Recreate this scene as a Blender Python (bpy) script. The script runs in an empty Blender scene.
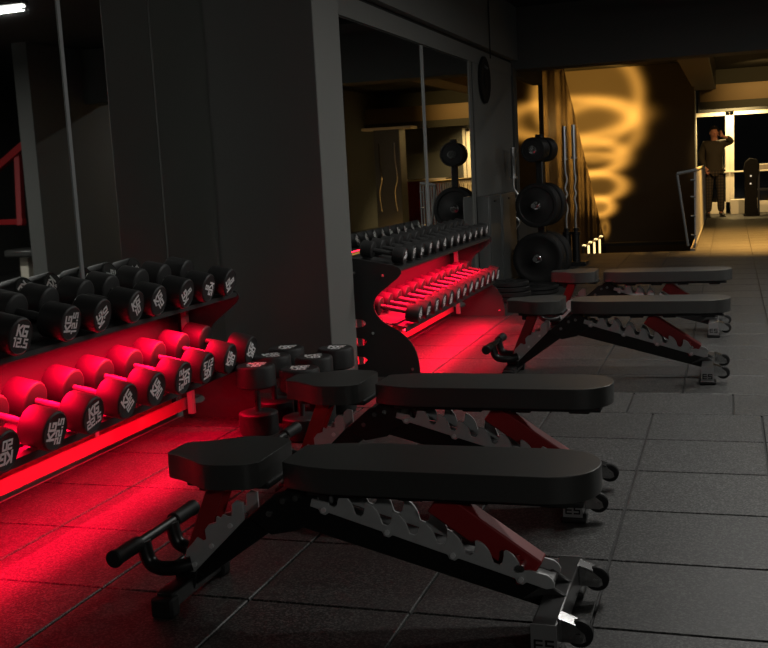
import bpy, bmesh, math, random
from mathutils import Vector, Matrix
random.seed(7)
C = bpy.context.scene
COL = C.collection
D = bpy.data
PI = math.pi
R = math.radians

# ------------------------------------------------------------------ camera
F_PX, YAW, PITCH, ROLL, CAM_H = 1065.6, 0.31795, 0.14183, -0.05233, 1.2358
def cam_axes():
    cy, sy, cp, sp, cr, sr = math.cos(YAW), math.sin(YAW), math.cos(PITCH), math.sin(PITCH), math.cos(ROLL), math.sin(ROLL)
    fwd = Vector((-sy*cp, cy*cp, -sp)); right = Vector((cy, sy, 0)); up = right.cross(fwd)
    return cr*right + sr*up, -sr*right + cr*up, fwd
cam = D.objects.new('camera', D.cameras.new('camera')); COL.objects.link(cam)
r_, u_, f_ = cam_axes()
m = Matrix.Identity(4)
for i in range(3):
    m[i][0], m[i][1], m[i][2] = r_[i], u_[i], -f_[i]
m[2][3] = CAM_H
cam.matrix_world = m
cam.data.sensor_fit = 'HORIZONTAL'; cam.data.sensor_width = 36.0
cam.data.lens = F_PX / 768 * 36.0
cam.data.clip_start = 0.05
C.camera = cam

# ------------------------------------------------------------------ view, world, light
C.view_settings.view_transform = 'Standard'
C.view_settings.look = 'None'
C.view_settings.gamma = 1.0
C.view_settings.use_curve_mapping = False
C.view_settings.exposure = 0.0
C.cycles.use_denoising = True
C.cycles.max_bounces = 8
C.cycles.sample_clamp_indirect = 3.0

w = D.worlds.new('night'); C.world = w; w.use_nodes = True
w.node_tree.nodes['Background'].inputs[0].default_value = (0.6, 0.62, 0.6, 1)
w.node_tree.nodes['Background'].inputs[1].default_value = 0.002

def area(name, loc, rot, sx, sy, power, col, spread=180):
    l = D.lights.new(name, 'AREA'); l.shape = 'RECTANGLE'; l.size = sx; l.size_y = sy
    l.energy = power; l.color = col; l.spread = R(spread)
    o = D.objects.new(name, l); COL.objects.link(o); o.location = loc; o.rotation_euler = rot
    return o
def spot(name, loc, target, power, col, size=60, blend=.6, rad=.03):
    l = D.lights.new(name, 'SPOT'); l.energy = power; l.color = col; l.spot_size = R(size); l.spot_blend = blend
    l.shadow_soft_size = rad
    o = D.objects.new(name, l); COL.objects.link(o); o.location = loc
    o.rotation_euler = (Vector(target) - Vector(loc)).to_track_quat('-Z', 'Y').to_euler()
    return o
NEUTRAL = (1.0, 0.98, 0.93); WARM = (1.0, 0.62, 0.2)
LAMPS = [((0.47, 7.65, 2.74), 30.0, 180), ((0.35, 5.55, 2.74), 36.0, 180), ((3.7, 8.0, 2.74), 85.0, 180), ((0.7, 13.6, 2.74), 12.0, 180)]  # last two lamps are unseen, added to brighten the machine and right wall
for (x, y, z), pw, spr in LAMPS:
    area('ceiling_strip_light', (x, y, z - .05), (0, 0, 0), 1.2, .05, pw, NEUTRAL, spr)
fl = area('added_fill_light', (2.9, -2.45, 2.55), (0, 0, 0), .5, .2, 17, NEUTRAL, 120)  # added fill from behind the viewpoint, brightens the pillar's near face
fl.rotation_euler = (Vector((-1.9, 6.0, 1.0)) - fl.location).to_track_quat('-Z', 'Y').to_euler()
spot('entrance_downlight', (0.15, 22.75, 2.46), (0.1, 23.4, 0.4), 380, (1.0, 0.70, 0.30), 130, .6, .05)
spot('corridor_spot', (0.55, 16.6, 2.85), (0.45, 16.6, 0), 2300, (1.0, 0.50, 0.11), 98, .8, .05)
spot('corridor_spot', (0.9, 18.2, 2.85), (0.12, 22.3, 0.8), 420, (1.0, 0.62, 0.25), 38, 1.0, .05)  # unseen spot added to brighten the person at the door
spot('added_soffit_fill', (0.6, 21.2, 2.75), (0.6, 22.5, 2.42), 60, (1.0, 0.62, 0.2), 90, .8, .04)  # unseen spot added to brighten the tan soffit

# ------------------------------------------------------------------ materials
MATS = {}
def mat(name, col, rough=.5, metal=0.0, emit=None, estr=0.0, bump=0.0, bscale=200.0, spec=.5, mottling=0.0, mscale=4.0):
    if name in MATS: return MATS[name]
    m = D.materials.new(name); m.use_nodes = True; nt = m.node_tree; b = nt.nodes['Principled BSDF']
    b.inputs['Base Color'].default_value = (*col, 1); b.inputs['Roughness'].default_value = rough
    b.inputs['Metallic'].default_value = metal; b.inputs['Specular IOR Level'].default_value = spec
    if emit: b.inputs['Emission Color'].default_value = (*emit, 1); b.inputs['Emission Strength'].default_value = estr
    tc = nt.nodes.new('ShaderNodeTexCoord')
    if mottling:
        n = nt.nodes.new('ShaderNodeTexNoise'); n.inputs['Scale'].default_value = mscale; n.inputs['Detail'].default_value = 4
        nt.links.new(tc.outputs['Object'], n.inputs['Vector'])
        r = nt.nodes.new('ShaderNodeMapRange'); r.inputs[3].default_value = 1 - mottling; r.inputs[4].default_value = 1 + mottling
        nt.links.new(n.outputs['Fac'], r.inputs[0])
        v = nt.nodes.new('ShaderNodeVectorMath'); v.operation = 'SCALE'; v.inputs[0].default_value = col
        nt.links.new(r.outputs[0], v.inputs['Scale']); nt.links.new(v.outputs[0], b.inputs['Base Color'])
    if bump:
        n = nt.nodes.new('ShaderNodeTexNoise'); n.inputs['Scale'].default_value = bscale; n.inputs['Detail'].default_value = 3
        nt.links.new(tc.outputs['Object'], n.inputs['Vector'])
        bp = nt.nodes.new('ShaderNodeBump'); bp.inputs['Strength'].default_value = bump; bp.inputs['Distance'].default_value = .002
        nt.links.new(n.outputs['Fac'], bp.inputs['Height']); nt.links.new(bp.outputs[0], b.inputs['Normal'])
    MATS[name] = m
    return m
VINYL = mat('black_vinyl', (.041, .041, .039), .36, bump=.25, bscale=350)
UNDER = mat('black_board', (.006, .006, .006), .7)
STEELB = mat('black_steel', (.008, .008, .008), .35, mottling=.2)
RACKM = mat('rack_steel', (.026, .026, .026), .5, bump=.1, bscale=500)
GREYST = mat('grey_steel', (.13, .13, .13), .28, .8, mottling=.15, mscale=20)
ZINC = mat('zinc_plate', (.46, .47, .47), .45, .35, mottling=.12, mscale=30)
BOLT = mat('bolt_steel', (.75, .75, .75), .35, .3, mottling=.05)
CAPM = mat('cap_steel', (.30, .30, .30), .4, .5, mottling=.1)
CHROME = mat('chrome', (.75, .75, .75), .12, 1.0)
REDP = mat('red_paint', (.25, .005, .007), .55, mottling=.1, mscale=15)
RUB = mat('black_rubber', (.010, .010, .010), .55, spec=.3, bump=.15, bscale=400)
URETH = mat('dumbbell_urethane', (.014, .014, .014), .55, bump=.08, bscale=300)
WHITE = mat('white_marking', (.85, .85, .85), .6)
BRUSH = mat('brushed_chrome', (.75, .75, .75), .30, 1.0)
HANDLE = mat('knurled_steel', (.06, .06, .06), .45, .3, bump=.4, bscale=900)
WALL = mat('wall_paint', (.125, .128, .12), .75, bump=.05, bscale=120, mottling=.06, mscale=2)
WALLD = mat('dark_wall_paint', (.05, .051, .047), .8, mottling=.06, mscale=2)
CEIL = mat('ceiling_paint', (.02, .02, .02), .9, mottling=.1)
BROWN = mat('brown_wall_paint', (.10, .08, .055), .75, mottling=.05, mscale=2)
TRIM = mat('mirror_trim', (.22, .23, .23), .5, .1, mottling=.1)
GROOVE = mat('dark_gap', (.004, .004, .004), .9, mottling=.1)
FRAMEW = mat('white_frame', (.62, .57, .47), .45, mottling=.04)
TAN = mat('tan_soffit', (.20, .14, .075), .6, mottling=.08, mscale=3)
LEDRED = mat('red_led', (.2, 0, 0), .5, emit=(1, .01, .03), estr=14)
LAMPW = mat('lamp_tube', (.8, .8, .8), .5, emit=(1, .98, .93), estr=6)
WARML = mat('warm_lamp', (.8, .7, .4), .5, emit=(1, .75, .35), estr=1.5)
GREENL = mat('green_lamp', (0, .2, .1), .5, emit=(.05, 1, .45), estr=1.2)
MIRROR = mat('mirror_silver', (.82, .84, .82), .015, 1.0, mottling=.01)
CLADM = mat('grey_cabinet', (.075, .08, .078), .35, mottling=.1, mscale=3)

def glass():
    m = D.materials.new('door_glass'); m.use_nodes = True; nt = m.node_tree; nt.nodes.clear()
    o = nt.nodes.new('ShaderNodeOutputMaterial'); mx = nt.nodes.new('ShaderNodeMixShader')
    t = nt.nodes.new('ShaderNodeBsdfTransparent'); g = nt.nodes.new('ShaderNodeBsdfGlossy'); g.inputs['Roughness'].default_value = .02
    f = nt.nodes.new('ShaderNodeFresnel'); f.inputs[0].default_value = 1.35
    nt.links.new(f.outputs[0], mx.inputs[0]); nt.links.new(t.outputs[0], mx.inputs[1]); nt.links.new(g.outputs[0], mx.inputs[2])
    nt.links.new(mx.outputs[0], o.inputs[0]); return m
GLASS = glass()

def floor_mat():
    m = D.materials.new('rubber_floor'); m.use_nodes = True; nt = m.node_tree; b = nt.nodes['Principled BSDF']
    tc = nt.nodes.new('ShaderNodeTexCoord')
    n1 = nt.nodes.new('ShaderNodeTexVoronoi'); n1.inputs['Scale'].default_value = 190
    n2 = nt.nodes.new('ShaderNodeTexNoise'); n2.inputs['Scale'].default_value = 3.0; n2.inputs['Detail'].default_value = 5
    for n in (n1, n2): nt.links.new(tc.outputs['Object'], n.inputs['Vector'])
    cr = nt.nodes.new('ShaderNodeValToRGB'); e = cr.color_ramp.elements
    e[0].position = .45; e[0].color = (.010, .010, .0096, 1); e[1].position = 1.0; e[1].color = (.105, .105, .10, 1)
    sx = nt.nodes.new('ShaderNodeSeparateColor'); nt.links.new(n1.outputs['Color'], sx.inputs[0]); nt.links.new(sx.outputs[0], cr.inputs[0])
    at = nt.nodes.new('ShaderNodeAttribute'); at.attribute_name = 'tone'
    r = nt.nodes.new('ShaderNodeMapRange'); r.inputs[3].default_value = .72; r.inputs[4].default_value = 1.28
    nt.links.new(n2.outputs['Fac'], r.inputs[0])
    mu = nt.nodes.new('ShaderNodeMath'); mu.operation = 'MULTIPLY'
    nt.links.new(r.outputs[0], mu.inputs[0]); nt.links.new(at.outputs['Fac'], mu.inputs[1])
    v = nt.nodes.new('ShaderNodeVectorMath'); v.operation = 'SCALE'
    nt.links.new(cr.outputs[0], v.inputs[0]); nt.links.new(mu.outputs[0], v.inputs['Scale'])
    nt.links.new(v.outputs[0], b.inputs['Base Color'])
    b.inputs['Roughness'].default_value = .5
    bp = nt.nodes.new('ShaderNodeBump'); bp.inputs['Strength'].default_value = .45; bp.inputs['Distance'].default_value = .002
    nt.links.new(sx.outputs[1], bp.inputs['Height']); nt.links.new(bp.outputs[0], b.inputs['Normal'])
    return m
FLOOR = floor_mat()

def clad_mat():          # dark bronze sheet with soft vertical ripples
    m = D.materials.new('bronze_sheet'); m.use_nodes = True; nt = m.node_tree; b = nt.nodes['Principled BSDF']
    b.inputs['Base Color'].default_value = (.27, .18, .10, 1); b.inputs['Metallic'].default_value = .9; b.inputs['Roughness'].default_value = .24
    tc = nt.nodes.new('ShaderNodeTexCoord'); mp = nt.nodes.new('ShaderNodeMapping'); mp.inputs['Scale'].default_value = (1, .8, .02)
    n = nt.nodes.new('ShaderNodeTexNoise'); n.inputs['Scale'].default_value = 2.2; n.inputs['Detail'].default_value = 0
    nt.links.new(tc.outputs['Object'], mp.inputs[0]); nt.links.new(mp.outputs[0], n.inputs['Vector'])
    bp = nt.nodes.new('ShaderNodeBump'); bp.inputs['Strength'].default_value = 1.0; bp.inputs['Distance'].default_value = .06
    nt.links.new(n.outputs['Fac'], bp.inputs['Height']); nt.links.new(bp.outputs[0], b.inputs['Normal'])
    return m
CLAD = clad_mat()

def plaid_mat():
    m = D.materials.new('plaid_cloth'); m.use_nodes = True; nt = m.node_tree; b = nt.nodes['Principled BSDF']
    tc = nt.nodes.new('ShaderNodeTexCoord'); cols = []
    for ax in ('X', 'Z'):
        wv = nt.nodes.new('ShaderNodeTexWave'); wv.bands_direction = ax; wv.inputs['Scale'].default_value = 5.5
        nt.links.new(tc.outputs['Object'], wv.inputs['Vector']); cols.append(wv)
    a = nt.nodes.new('ShaderNodeMath'); a.operation = 'ADD'
    nt.links.new(cols[0].outputs['Fac'], a.inputs[0]); nt.links.new(cols[1].outputs['Fac'], a.inputs[1])
    cr = nt.nodes.new('ShaderNodeValToRGB'); e = cr.color_ramp.elements
    e[0].position = .3; e[0].color = (.015, .012, .01, 1); e[1].position = 1.0; e[1].color = (.07, .05, .035, 1)
    h = nt.nodes.new('ShaderNodeMath'); h.operation = 'MULTIPLY'; h.inputs[1].default_value = .5
    nt.links.new(a.outputs[0], h.inputs[0]); nt.links.new(h.outputs[0], cr.inputs[0]); nt.links.new(cr.outputs[0], b.inputs['Base Color'])
    b.inputs['Roughness'].default_value = .9
    return m
PLAID = plaid_mat()

# ------------------------------------------------------------------ mesh helpers
class MB:
    def __init__(s): s.bm = bmesh.new(); s.mi = 0
    def _tag(s, faces):
        for f in faces: f.material_index = s.mi
    def box(s, c, d, rot=None):
        r = bmesh.ops.create_cube(s.bm, size=1.0)
        M = Matrix.Translation(c) @ (rot.to_4x4() if rot else Matrix.Identity(4)) @ Matrix.Diagonal((*d, 1))
        bmesh.ops.transform(s.bm, matrix=M, verts=r['verts'])
        s._tag({f for v in r['verts'] for f in v.link_faces}); return s
    def bar(s, p0, p1, wy, wz):            # box beam from p0 to p1; wy across, wz deep
        p0, p1 = Vector(p0), Vector(p1); d = p1 - p0; L = d.length; z = d.normalized()
        side = Vector((0, 1, 0)) if abs(z.y) < .9 else Vector((1, 0, 0))
        side = (side - z * side.dot(z)).normalized(); n = z.cross(side)
        M = Matrix((( z.x, side.x, n.x), (z.y, side.y, n.y), (z.z, side.z, n.z)))
        return s.box((p0 + p1) / 2, (L, wy, wz), M)
    def cyl(s, p0, p1, r0, r1=None, seg=20):
        p0, p1 = Vector(p0), Vector(p1); d = p1 - p0
        r = bmesh.ops.create_cone(s.bm, cap_ends=True, segments=seg, radius1=r0, radius2=r0 if r1 is None else r1, depth=d.length)
        M = Matrix.Translation((p0 + p1) / 2) @ d.to_track_quat('Z', 'Y').to_matrix().to_4x4()
        bmesh.ops.transform(s.bm, matrix=M, verts=r['verts']); s._tag({f for v in r['verts'] for f in v.link_faces}); return s
    def ball(s, c, r, scale=(1, 1, 1), seg=16):
        q = bmesh.ops.create_uvsphere(s.bm, u_segments=seg, v_segments=max(8, seg // 2), radius=r)
        bmesh.ops.transform(s.bm, matrix=Matrix.Translation(c) @ Matrix.Diagonal((*scale, 1)), verts=q['verts'])
        s._tag({f for v in q['verts'] for f in v.link_faces}); return s
    def lathe(s, prof, M=None, seg=32):    # prof: (x along axis, radius), axis = X
        M = M or Matrix.Identity(4); rings = []
        for x, r in prof:
            if r < 1e-6: rings.append([s.bm.verts.new(M @ Vector((x, 0, 0)))])
            else: rings.append([s.bm.verts.new(M @ Vector((x, r*math.cos(2*PI*k/seg), r*math.sin(2*PI*k/seg)))) for k in range(seg)])
        fs = []
        for a, b in zip(rings, rings[1:]):
            for k in range(seg):
                k2 = (k + 1) % seg
                if len(a) == 1 and len(b) == 1: continue
                if len(a) == 1: fs.append(s.bm.faces.new((a[0], b[k2], b[k])))
                elif len(b) == 1: fs.append(s.bm.faces.new((a[k], a[k2], b[0])))
                else: fs.append(s.bm.faces.new((a[k], a[k2], b[k2], b[k])))
        s._tag(fs); return s
    def tube(s, pts, r, seg=12):
        pts = [Vector(p) for p in pts]; rings = []; prev = None
        for i, p in enumerate(pts):
            t = (pts[min(i+1, len(pts)-1)] - pts[max(i-1, 0)]).normalized()
            if prev is None: n = t.orthogonal().normalized()
            else: n = (prev - t * prev.dot(t)).normalized()
            prev = n; b = t.cross(n)
            rr = r[i] if isinstance(r, (list, tuple)) else r
            rings.append([s.bm.verts.new(p + rr*(math.cos(2*PI*k/seg)*n + math.sin(2*PI*k/seg)*b)) for k in range(seg)])
        fs = []
        for a, b in zip(rings, rings[1:]):
            for k in range(seg): fs.append(s.bm.faces.new((a[k], a[(k+1) % seg], b[(k+1) % seg], b[k])))
        fs.append(s.bm.faces.new(rings[0][::-1])); fs.append(s.bm.faces.new(rings[-1])); s._tag(fs); return s
    def plate(s, outline, mapf, t0, t1, holes=()):   # extruded outline with holes; mapf(a,b,t) -> point
        tmp = bmesh.new(); edges = []
        for loop in (outline, *holes):
            vs = [tmp.verts.new((a, b, 0)) for a, b in loop]
            for i in range(len(vs)): edges.append(tmp.edges.new((vs[i], vs[(i+1) % len(vs)])))
        bmesh.ops.triangle_fill(tmp, use_beauty=True, edges=edges)
        tmp.verts.index_update()
        lo = [s.bm.verts.new(mapf(v.co.x, v.co.y, t0)) for v in tmp.verts]; hi = [s.bm.verts.new(mapf(v.co.x, v.co.y, t1)) for v in tmp.verts]
        fs = []
        for f in tmp.faces:
            ids = [v.index for v in f.verts]
            fs.append(s.bm.faces.new([lo[i] for i in ids])); fs.append(s.bm.faces.new([hi[i] for i in ids[::-1]]))
        for e in tmp.edges:
            if len(e.link_faces) < 2:
                a, b = e.verts[0].index, e.verts[1].index; fs.append(s.bm.faces.new((lo[a], lo[b], hi[b], hi[a])))
        tmp.free(); s._tag(fs); return s
    def mat(s, i): s.mi = i; return s
    def build(s, name, mats, parent=None, bevel=0, seg=2, angle=35, loc=None):
        bmesh.ops.recalc_face_normals(s.bm, faces=s.bm.faces[:])
        me = D.meshes.new(name); s.bm.to_mesh(me); s.bm.free()
        for mm in (mats if isinstance(mats, (list, tuple)) else [mats]): me.materials.append(mm)
        for p in me.polygons: p.use_smooth = True
        me.set_sharp_from_angle(angle=R(angle))
        o = D.objects.new(name, me); COL.objects.link(o)
        if parent: o.parent = parent
        if loc: o.location = loc
        if bevel:
            b = o.modifiers.new('bevel', 'BEVEL'); b.width = bevel; b.segments = seg; b.limit_method = 'ANGLE'; b.angle_limit = R(40)
        return o
def tag(o, label=None, cat=None, group=None, kind=None):
    if label: o['label'] = label
    if cat: o['category'] = cat
    if group: o['group'] = group
    if kind: o['kind'] = kind
    return o
def thing(name, label, cat, loc=(0, 0, 0), rot=(0, 0, 0), group=None):
    o = D.objects.new(name, None); COL.objects.link(o); o.empty_display_size = .05
    o.location = loc; o.rotation_euler = rot
    return tag(o, label, cat, group)
def dup(o, parent=None):
    c = o.copy(); COL.objects.link(c)
    if parent is not None: c.parent = parent
    for ch in [x for x in KIDS.get(o.name, [])]: dup_child(ch, c)
    return c
def dup_child(o, parent):
    c = o.copy(); COL.objects.link(c); c.parent = parent
    for g in list(o.children): dup_child(g, c)
def clone(o):
    c = o.copy(); COL.objects.link(c)
    for ch in list(o.children): dup_child(ch, c)
    return c
def struct(name, mb, m_, parent=None, **k):
    o = mb.build(name, m_, parent, **k)
    if parent is None: o['kind'] = 'structure'
    return o
def sbox(name, lo, hi, m_, parent=None, **k):
    lo, hi = Vector(lo), Vector(hi)
    return struct(name, MB().box((lo + hi) / 2, hi - lo), m_, parent, **k)

# ------------------------------------------------------------------ room shell
WX1, WX2 = -2.80, -2.30          # mirrored wall near / beyond the pillar
CZ = 2.95
def build_floor():
    mb = MB(); bm = mb.bm; tone = []
    g, dep = .0038, .009
    def tile(x0, x1, y0, y1):
        x0, x1, y0, y1 = x0+g, x1-g, y0+g, y1-g; b = .003
        t = random.uniform(.86, 1.14)
        V = lambda x, y, z: bm.verts.new((x, y, z))
        top = [V(x0+b, y0+b, 0), V(x1-b, y0+b, 0), V(x1-b, y1-b, 0), V(x0+b, y1-b, 0)]
        mid = [V(x0, y0, -b), V(x1, y0, -b), V(x1, y1, -b), V(x0, y1, -b)]
        low = [V(x0, y0, -dep), V(x1, y0, -dep), V(x1, y1, -dep), V(x0, y1, -dep)]
        fs = [bm.faces.new(top)]
        for a, c in ((top, mid), (mid, low)):
            for k in range(4): fs.append(bm.faces.new((a[k], c[k], c[(k+1) % 4], a[(k+1) % 4])))
        tone.extend([t] * len(fs))
    def rows(xo, y0, n, dy, xmin, xmax):
        for j in range(n):
            k0 = math.ceil((xmin - xo) / .5)
            x = xo + .5 * k0
            if x - xmin > .02: tile(xmin, x, y0 + j*dy, y0 + (j+1)*dy)
            while x + .5 <= xmax + 1e-6:
                tile(x, x + .5, y0 + j*dy, y0 + (j+1)*dy); x += .5
            if xmax - x > .02: tile(x, xmax, y0 + j*dy, y0 + (j+1)*dy)
    rows(-.364, -2.768, 16, .5, -2.8, 5.0)
    rows(.008, 5.232, 1, .468, -2.8, 5.0)
    rows(-.245, 5.70, 18, .49, -2.35, 5.0)
    rows(-.245, 14.52, 18, .49, -.44, 5.0)
    for (lo, hi) in (((-2.85, -2.8), (5.05, 5.7)), ((-2.36, 5.7), (5.05, 14.52)), ((-.44, 14.52), (5.05, 23.35))):
        q = [bm.verts.new((a, b, -dep)) for a, b in ((lo[0], lo[1]), (hi[0], lo[1]), (hi[0], hi[1]), (lo[0], hi[1]))]
        bm.faces.new(q); tone.append(.25)
    o = mb.build('floor', FLOOR); o['kind'] = 'structure'
    at = o.data.attributes.new('tone', 'FLOAT', 'FACE')
    for i, t in enumerate(tone): at.data[i].value = t
build_floor()
sbox('floor_2', (-2.4, 14.52, -.30), (-.44, 14.55, -.004), WALLD)           # edge of the stair opening
sbox('floor_3', (-4.5, 14.55, -2.6), (-.44, 21.0, -2.5), WALLD)            # bottom of the stairwell
sbox('trim_1', (-.50, 14.5, 0), (-.44, 21.0, .03), mat('stone_kerb', (.22, .2, .16), .6, mottling=.1))
sbox('ceiling', (-5, -2.9, CZ), (5.1, 24, CZ + .1), CEIL)
sbox('wall_near', (-2.95, -2.9, -.01), (5.1, -2.8, CZ), WALLD)
sbox('wall_left', (WX1 - .12, -2.8, -.01), (WX1 - .012, 5.56, CZ), WALL)
sbox('trim_2', (-2.92, 5.56, -.01), (-2.145, 5.98, CZ), WALL, bevel=.006)    # pillar
sbox('wall_left_mid', (WX2 - .12, 5.98, -.01), (WX2 - .012, 12.02, CZ), WALL)
sbox('wall_left_parapet', (WX2 - .12, 12.02, -.01), (WX2 - .012, 14.06, .62), WALLD)
sbox('wall_left_lintel', (WX2 - .12, 12.02, 2.24), (WX2 - .012, 14.06, CZ), WALLD)
sbox('wall_left_upper', (WX2 - .012, 5.98, 2.37), (WX2 + .07, 12.0, CZ), WALL)     # bulkhead over the mirror
sbox('trim_3', (WX2 - .012, 5.98, 2.21), (WX2 + .012, 11.9, 2.345), WALL)
sbox('trim_4', (WX2 - .012, 5.98, 2.345), (WX2 + .004, 11.9, 2.37), GROOVE)  # near-black strip, shadow gap under the bulkhead put in as colour
sbox('wall_left_pier', (WX2 - .012, 10.04, -.01), (WX2 + .006, 11.9, 2.21), WALL)
sbox('trim_5', (WX2 - .012, 11.9, -.01), (WX2 + .03, 12.1, 2.6), WALLD)
sbox('wall_right', (2.2, 10.9, -.01), (2.4, 17.0, CZ), mat('mid_wall_paint', (.085, .087, .082), .8, mottling=.06, mscale=2))
sbox('wall_right_far', (3.0, 17.0, -.01), (3.1, 23.4, CZ), WALL)
sbox('wall_right_return', (2.2, 17.0, -.01), (5.1, 17.1, CZ), WALL)
sbox('wall_right_near', (5.0, -2.9, -.01), (5.1, 17.0, CZ), WALLD)
sbox('trim_6', (-2.3, 12.0, 2.28), (2.2, 12.4, CZ), WALLD)                  # cross beam
sbox('trim_7', (-.66, 12.4, 2.50), (-.27, 22.4, CZ), BROWN)                  # long beam over the railing
sbox('trim_8', (-.27, 12.4, 2.50), (-.255, 22.4, CZ), WALL)
sbox('wall_far', (-4.5, 21.0, -2.6), (-.62, 21.1, CZ), BROWN)
sbox('wall_far_corner', (-.72, 21.1, -.01), (-.66, 23.45, CZ), WALLD)
sbox('wall_stair_left', (-4.6, 11.9, -2.6), (-4.5, 21.1, CZ), BROWN)
sbox('wall_stair_near', (-4.5, 11.9, -2.6), (-2.42, 12.02, CZ), BROWN)
sbox('floor_20', (-4.5, 12.02, -2.6), (-2.42, 14.55, -2.5), WALLD)
sbox('trim_9', (-.56, 22.5, 2.27), (3.0, 22.56, 2.53), TAN)                 # soffit over the entrance
sbox('trim_10', (-.56, 22.56, 2.53), (3.0, 23.4, 2.6), TAN)
sbox('trim_11', (-.56, 22.44, 2.12), (3.0, 22.56, 2.27), WALLD)
# slanted bronze wall beside the stair
mb = MB(); mb.plate([(14.06, -1.5), (21.0, -1.5), (21.0, -.40), (15.95, 2.62), (15.95, 2.94), (14.06, 2.94)], lambda a, b, t: Vector((t, a, b)), WX2 - .06, WX2)
struct('wall_left_stair', mb, CLAD)
mb = MB(); mb.bar((WX2 - .02, 21.0, -.40), (WX2 - .02, 15.95, 2.62), .05, .012)
struct('trim_12', mb, mat('dark_edge', (.02, .015, .01), .5, mottling=.1))

# mirrors
def mirror_panel(y0, y1, x, z0, z1, label, rz=0):
    o = MB().box((0, 0, (z1 - z0)/2), (.012, y1 - y0, z1 - z0)).build('wall_mirror', MIRROR, loc=(x - .006, (y0 + y1)/2, z0))
    o.rotation_euler = (0, 0, rz)
    return tag(o, label, 'mirror', 'mirror panels on the left wall')
mirror_panel(-1.0, 4.155, WX1, .06, 2.8, 'wall mirror panel left of the thin pale joint, reflecting the red machine')
mirror_panel(4.18, 4.945, WX1, .06, 2.8, 'narrow wall mirror panel behind the near dumbbell rack, between two thin joints')
mirror_panel(4.96, 5.555, WX1, .06, 2.8, 'narrow wall mirror panel running into the grey pillar corner')
sbox('trim_13', (WX1 - .012, 4.155, .06), (WX1 + .004, 4.18, 2.8), TRIM)
sbox('trim_14', (WX1 - .012, 4.945, .06), (WX1 + .001, 4.96, 2.8), WALLD)
mirror_panel(5.985, 8.26, WX2, .06, 2.2, 'large wall mirror panel beside the grey pillar, behind the far dumbbell rack')
mirror_panel(8.30, 9.86, WX2, .06, 2.2, 'wall mirror panel right of the pale divider, behind the far dumbbell rack')
sbox('trim_15', (WX2 - .012, 8.26, .06), (WX2 + .008, 8.30, 2.2), TRIM)
sbox('trim_16', (WX2 - .012, 9.86, .06), (WX2 + .008, 9.96, 2.21), WALL)
sbox('trim_17', (WX2 - .012, 9.96, .06), (WX2 - .004, 10.04, 2.37), GROOVE)

# ------------------------------------------------------------------ added unseen spot, rings painted into its light on the stairwell wall
def added_ring_spot():
    L = Vector((-2.50, 17.5, 2.2)); Yw = 21.0
    l = D.lights.new('added_ring_spot', 'SPOT'); l.energy = 3600; l.color = (1, .52, .10); l.spot_size = R(95); l.spot_blend = .3; l.shadow_soft_size = .004
    o = D.objects.new('added_ring_spot', l); COL.objects.link(o); o.location = L
    o.rotation_euler = (R(90), 0, 0)                         # local -Z = +Y, local X = X, local Y = Z
    l.use_nodes = True; nt = l.node_tree; em = nt.nodes['Emission']
    tc = nt.nodes.new('ShaderNodeTexCoord'); sp = nt.nodes.new('ShaderNodeSeparateXYZ'); nt.links.new(tc.outputs['Normal'], sp.inputs[0])
    def M(op, a, b=None, c=None):
        n = nt.nodes.new('ShaderNodeMath'); n.operation = op
        for i, v in enumerate((a, b, c)):
            if v is None: continue
            if isinstance(v, (int, float)): n.inputs[i].default_value = v
            else: nt.links.new(v, n.inputs[i])
        return n.outputs[0]
    dist = Yw - L.y
    nz = M('MULTIPLY', sp.outputs[2], -1.0 / dist)
    X = M('ADD', M('DIVIDE', sp.outputs[0], nz), L.x); Z = M('ADD', M('DIVIDE', sp.outputs[1], nz), L.z)
    total = None
    for cx, cz, rx, rz, wd, amp, fill in RINGS:
        d = M('SQRT', M('ADD', M('POWER', M('DIVIDE', M('SUBTRACT', X, cx), rx), 2.0), M('POWER', M('DIVIDE', M('SUBTRACT', Z, cz), rz), 2.0)))
        e = M('DIVIDE', M('SUBTRACT', d, 1.0), wd)
        g = M('MULTIPLY', M('EXPONENT', M('MULTIPLY', M('MULTIPLY', e, e), -1.0)), amp)
        inside = M('MULTIPLY', M('SUBTRACT', 1.0, M('SMOOTH_MIN', 1.0, M('MAXIMUM', M('MULTIPLY', M('SUBTRACT', d, .85), 4.0), 0.0), .1)), fill)
        v = M('ADD', g, M('MAXIMUM', inside, 0.0)); total = v if total is None else M('ADD', total, v)
    nt.links.new(M('ADD', total, .004), em.inputs['Strength'])
    return o
def wall_pt(px, py, yw=21.0):
    d = f_ + r_*((px - 384)/F_PX) + u_*((324 - py)/F_PX); t = yw / d.y
    return d.x*t, CAM_H + d.z*t
def ring(px, py, rx, ry, wd, amp, fill):
    x, z = wall_pt(px, py); k = 21.0*1.09/F_PX
    return (x, z, rx*k, ry*k, wd, amp, fill)
RINGS = [ring(587, 98, 45, 42, .13, .50, .16), ring(569, 119, 57, 17, .22, .62, .05), ring(596, 131, 36, 24, .20, .50, .0),
         ring(590, 158, 29, 15, .26, .70, .05), ring(590, 163, 23, 8, .3, .35, .0), ring(594, 187, 25, 12, .25, .85, .16), ring(597, 207, 13, 8, .35, 1.0, .5), ring(605, 228, 3, 6, .6, .3, .2)]
added_ring_spot()

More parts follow.
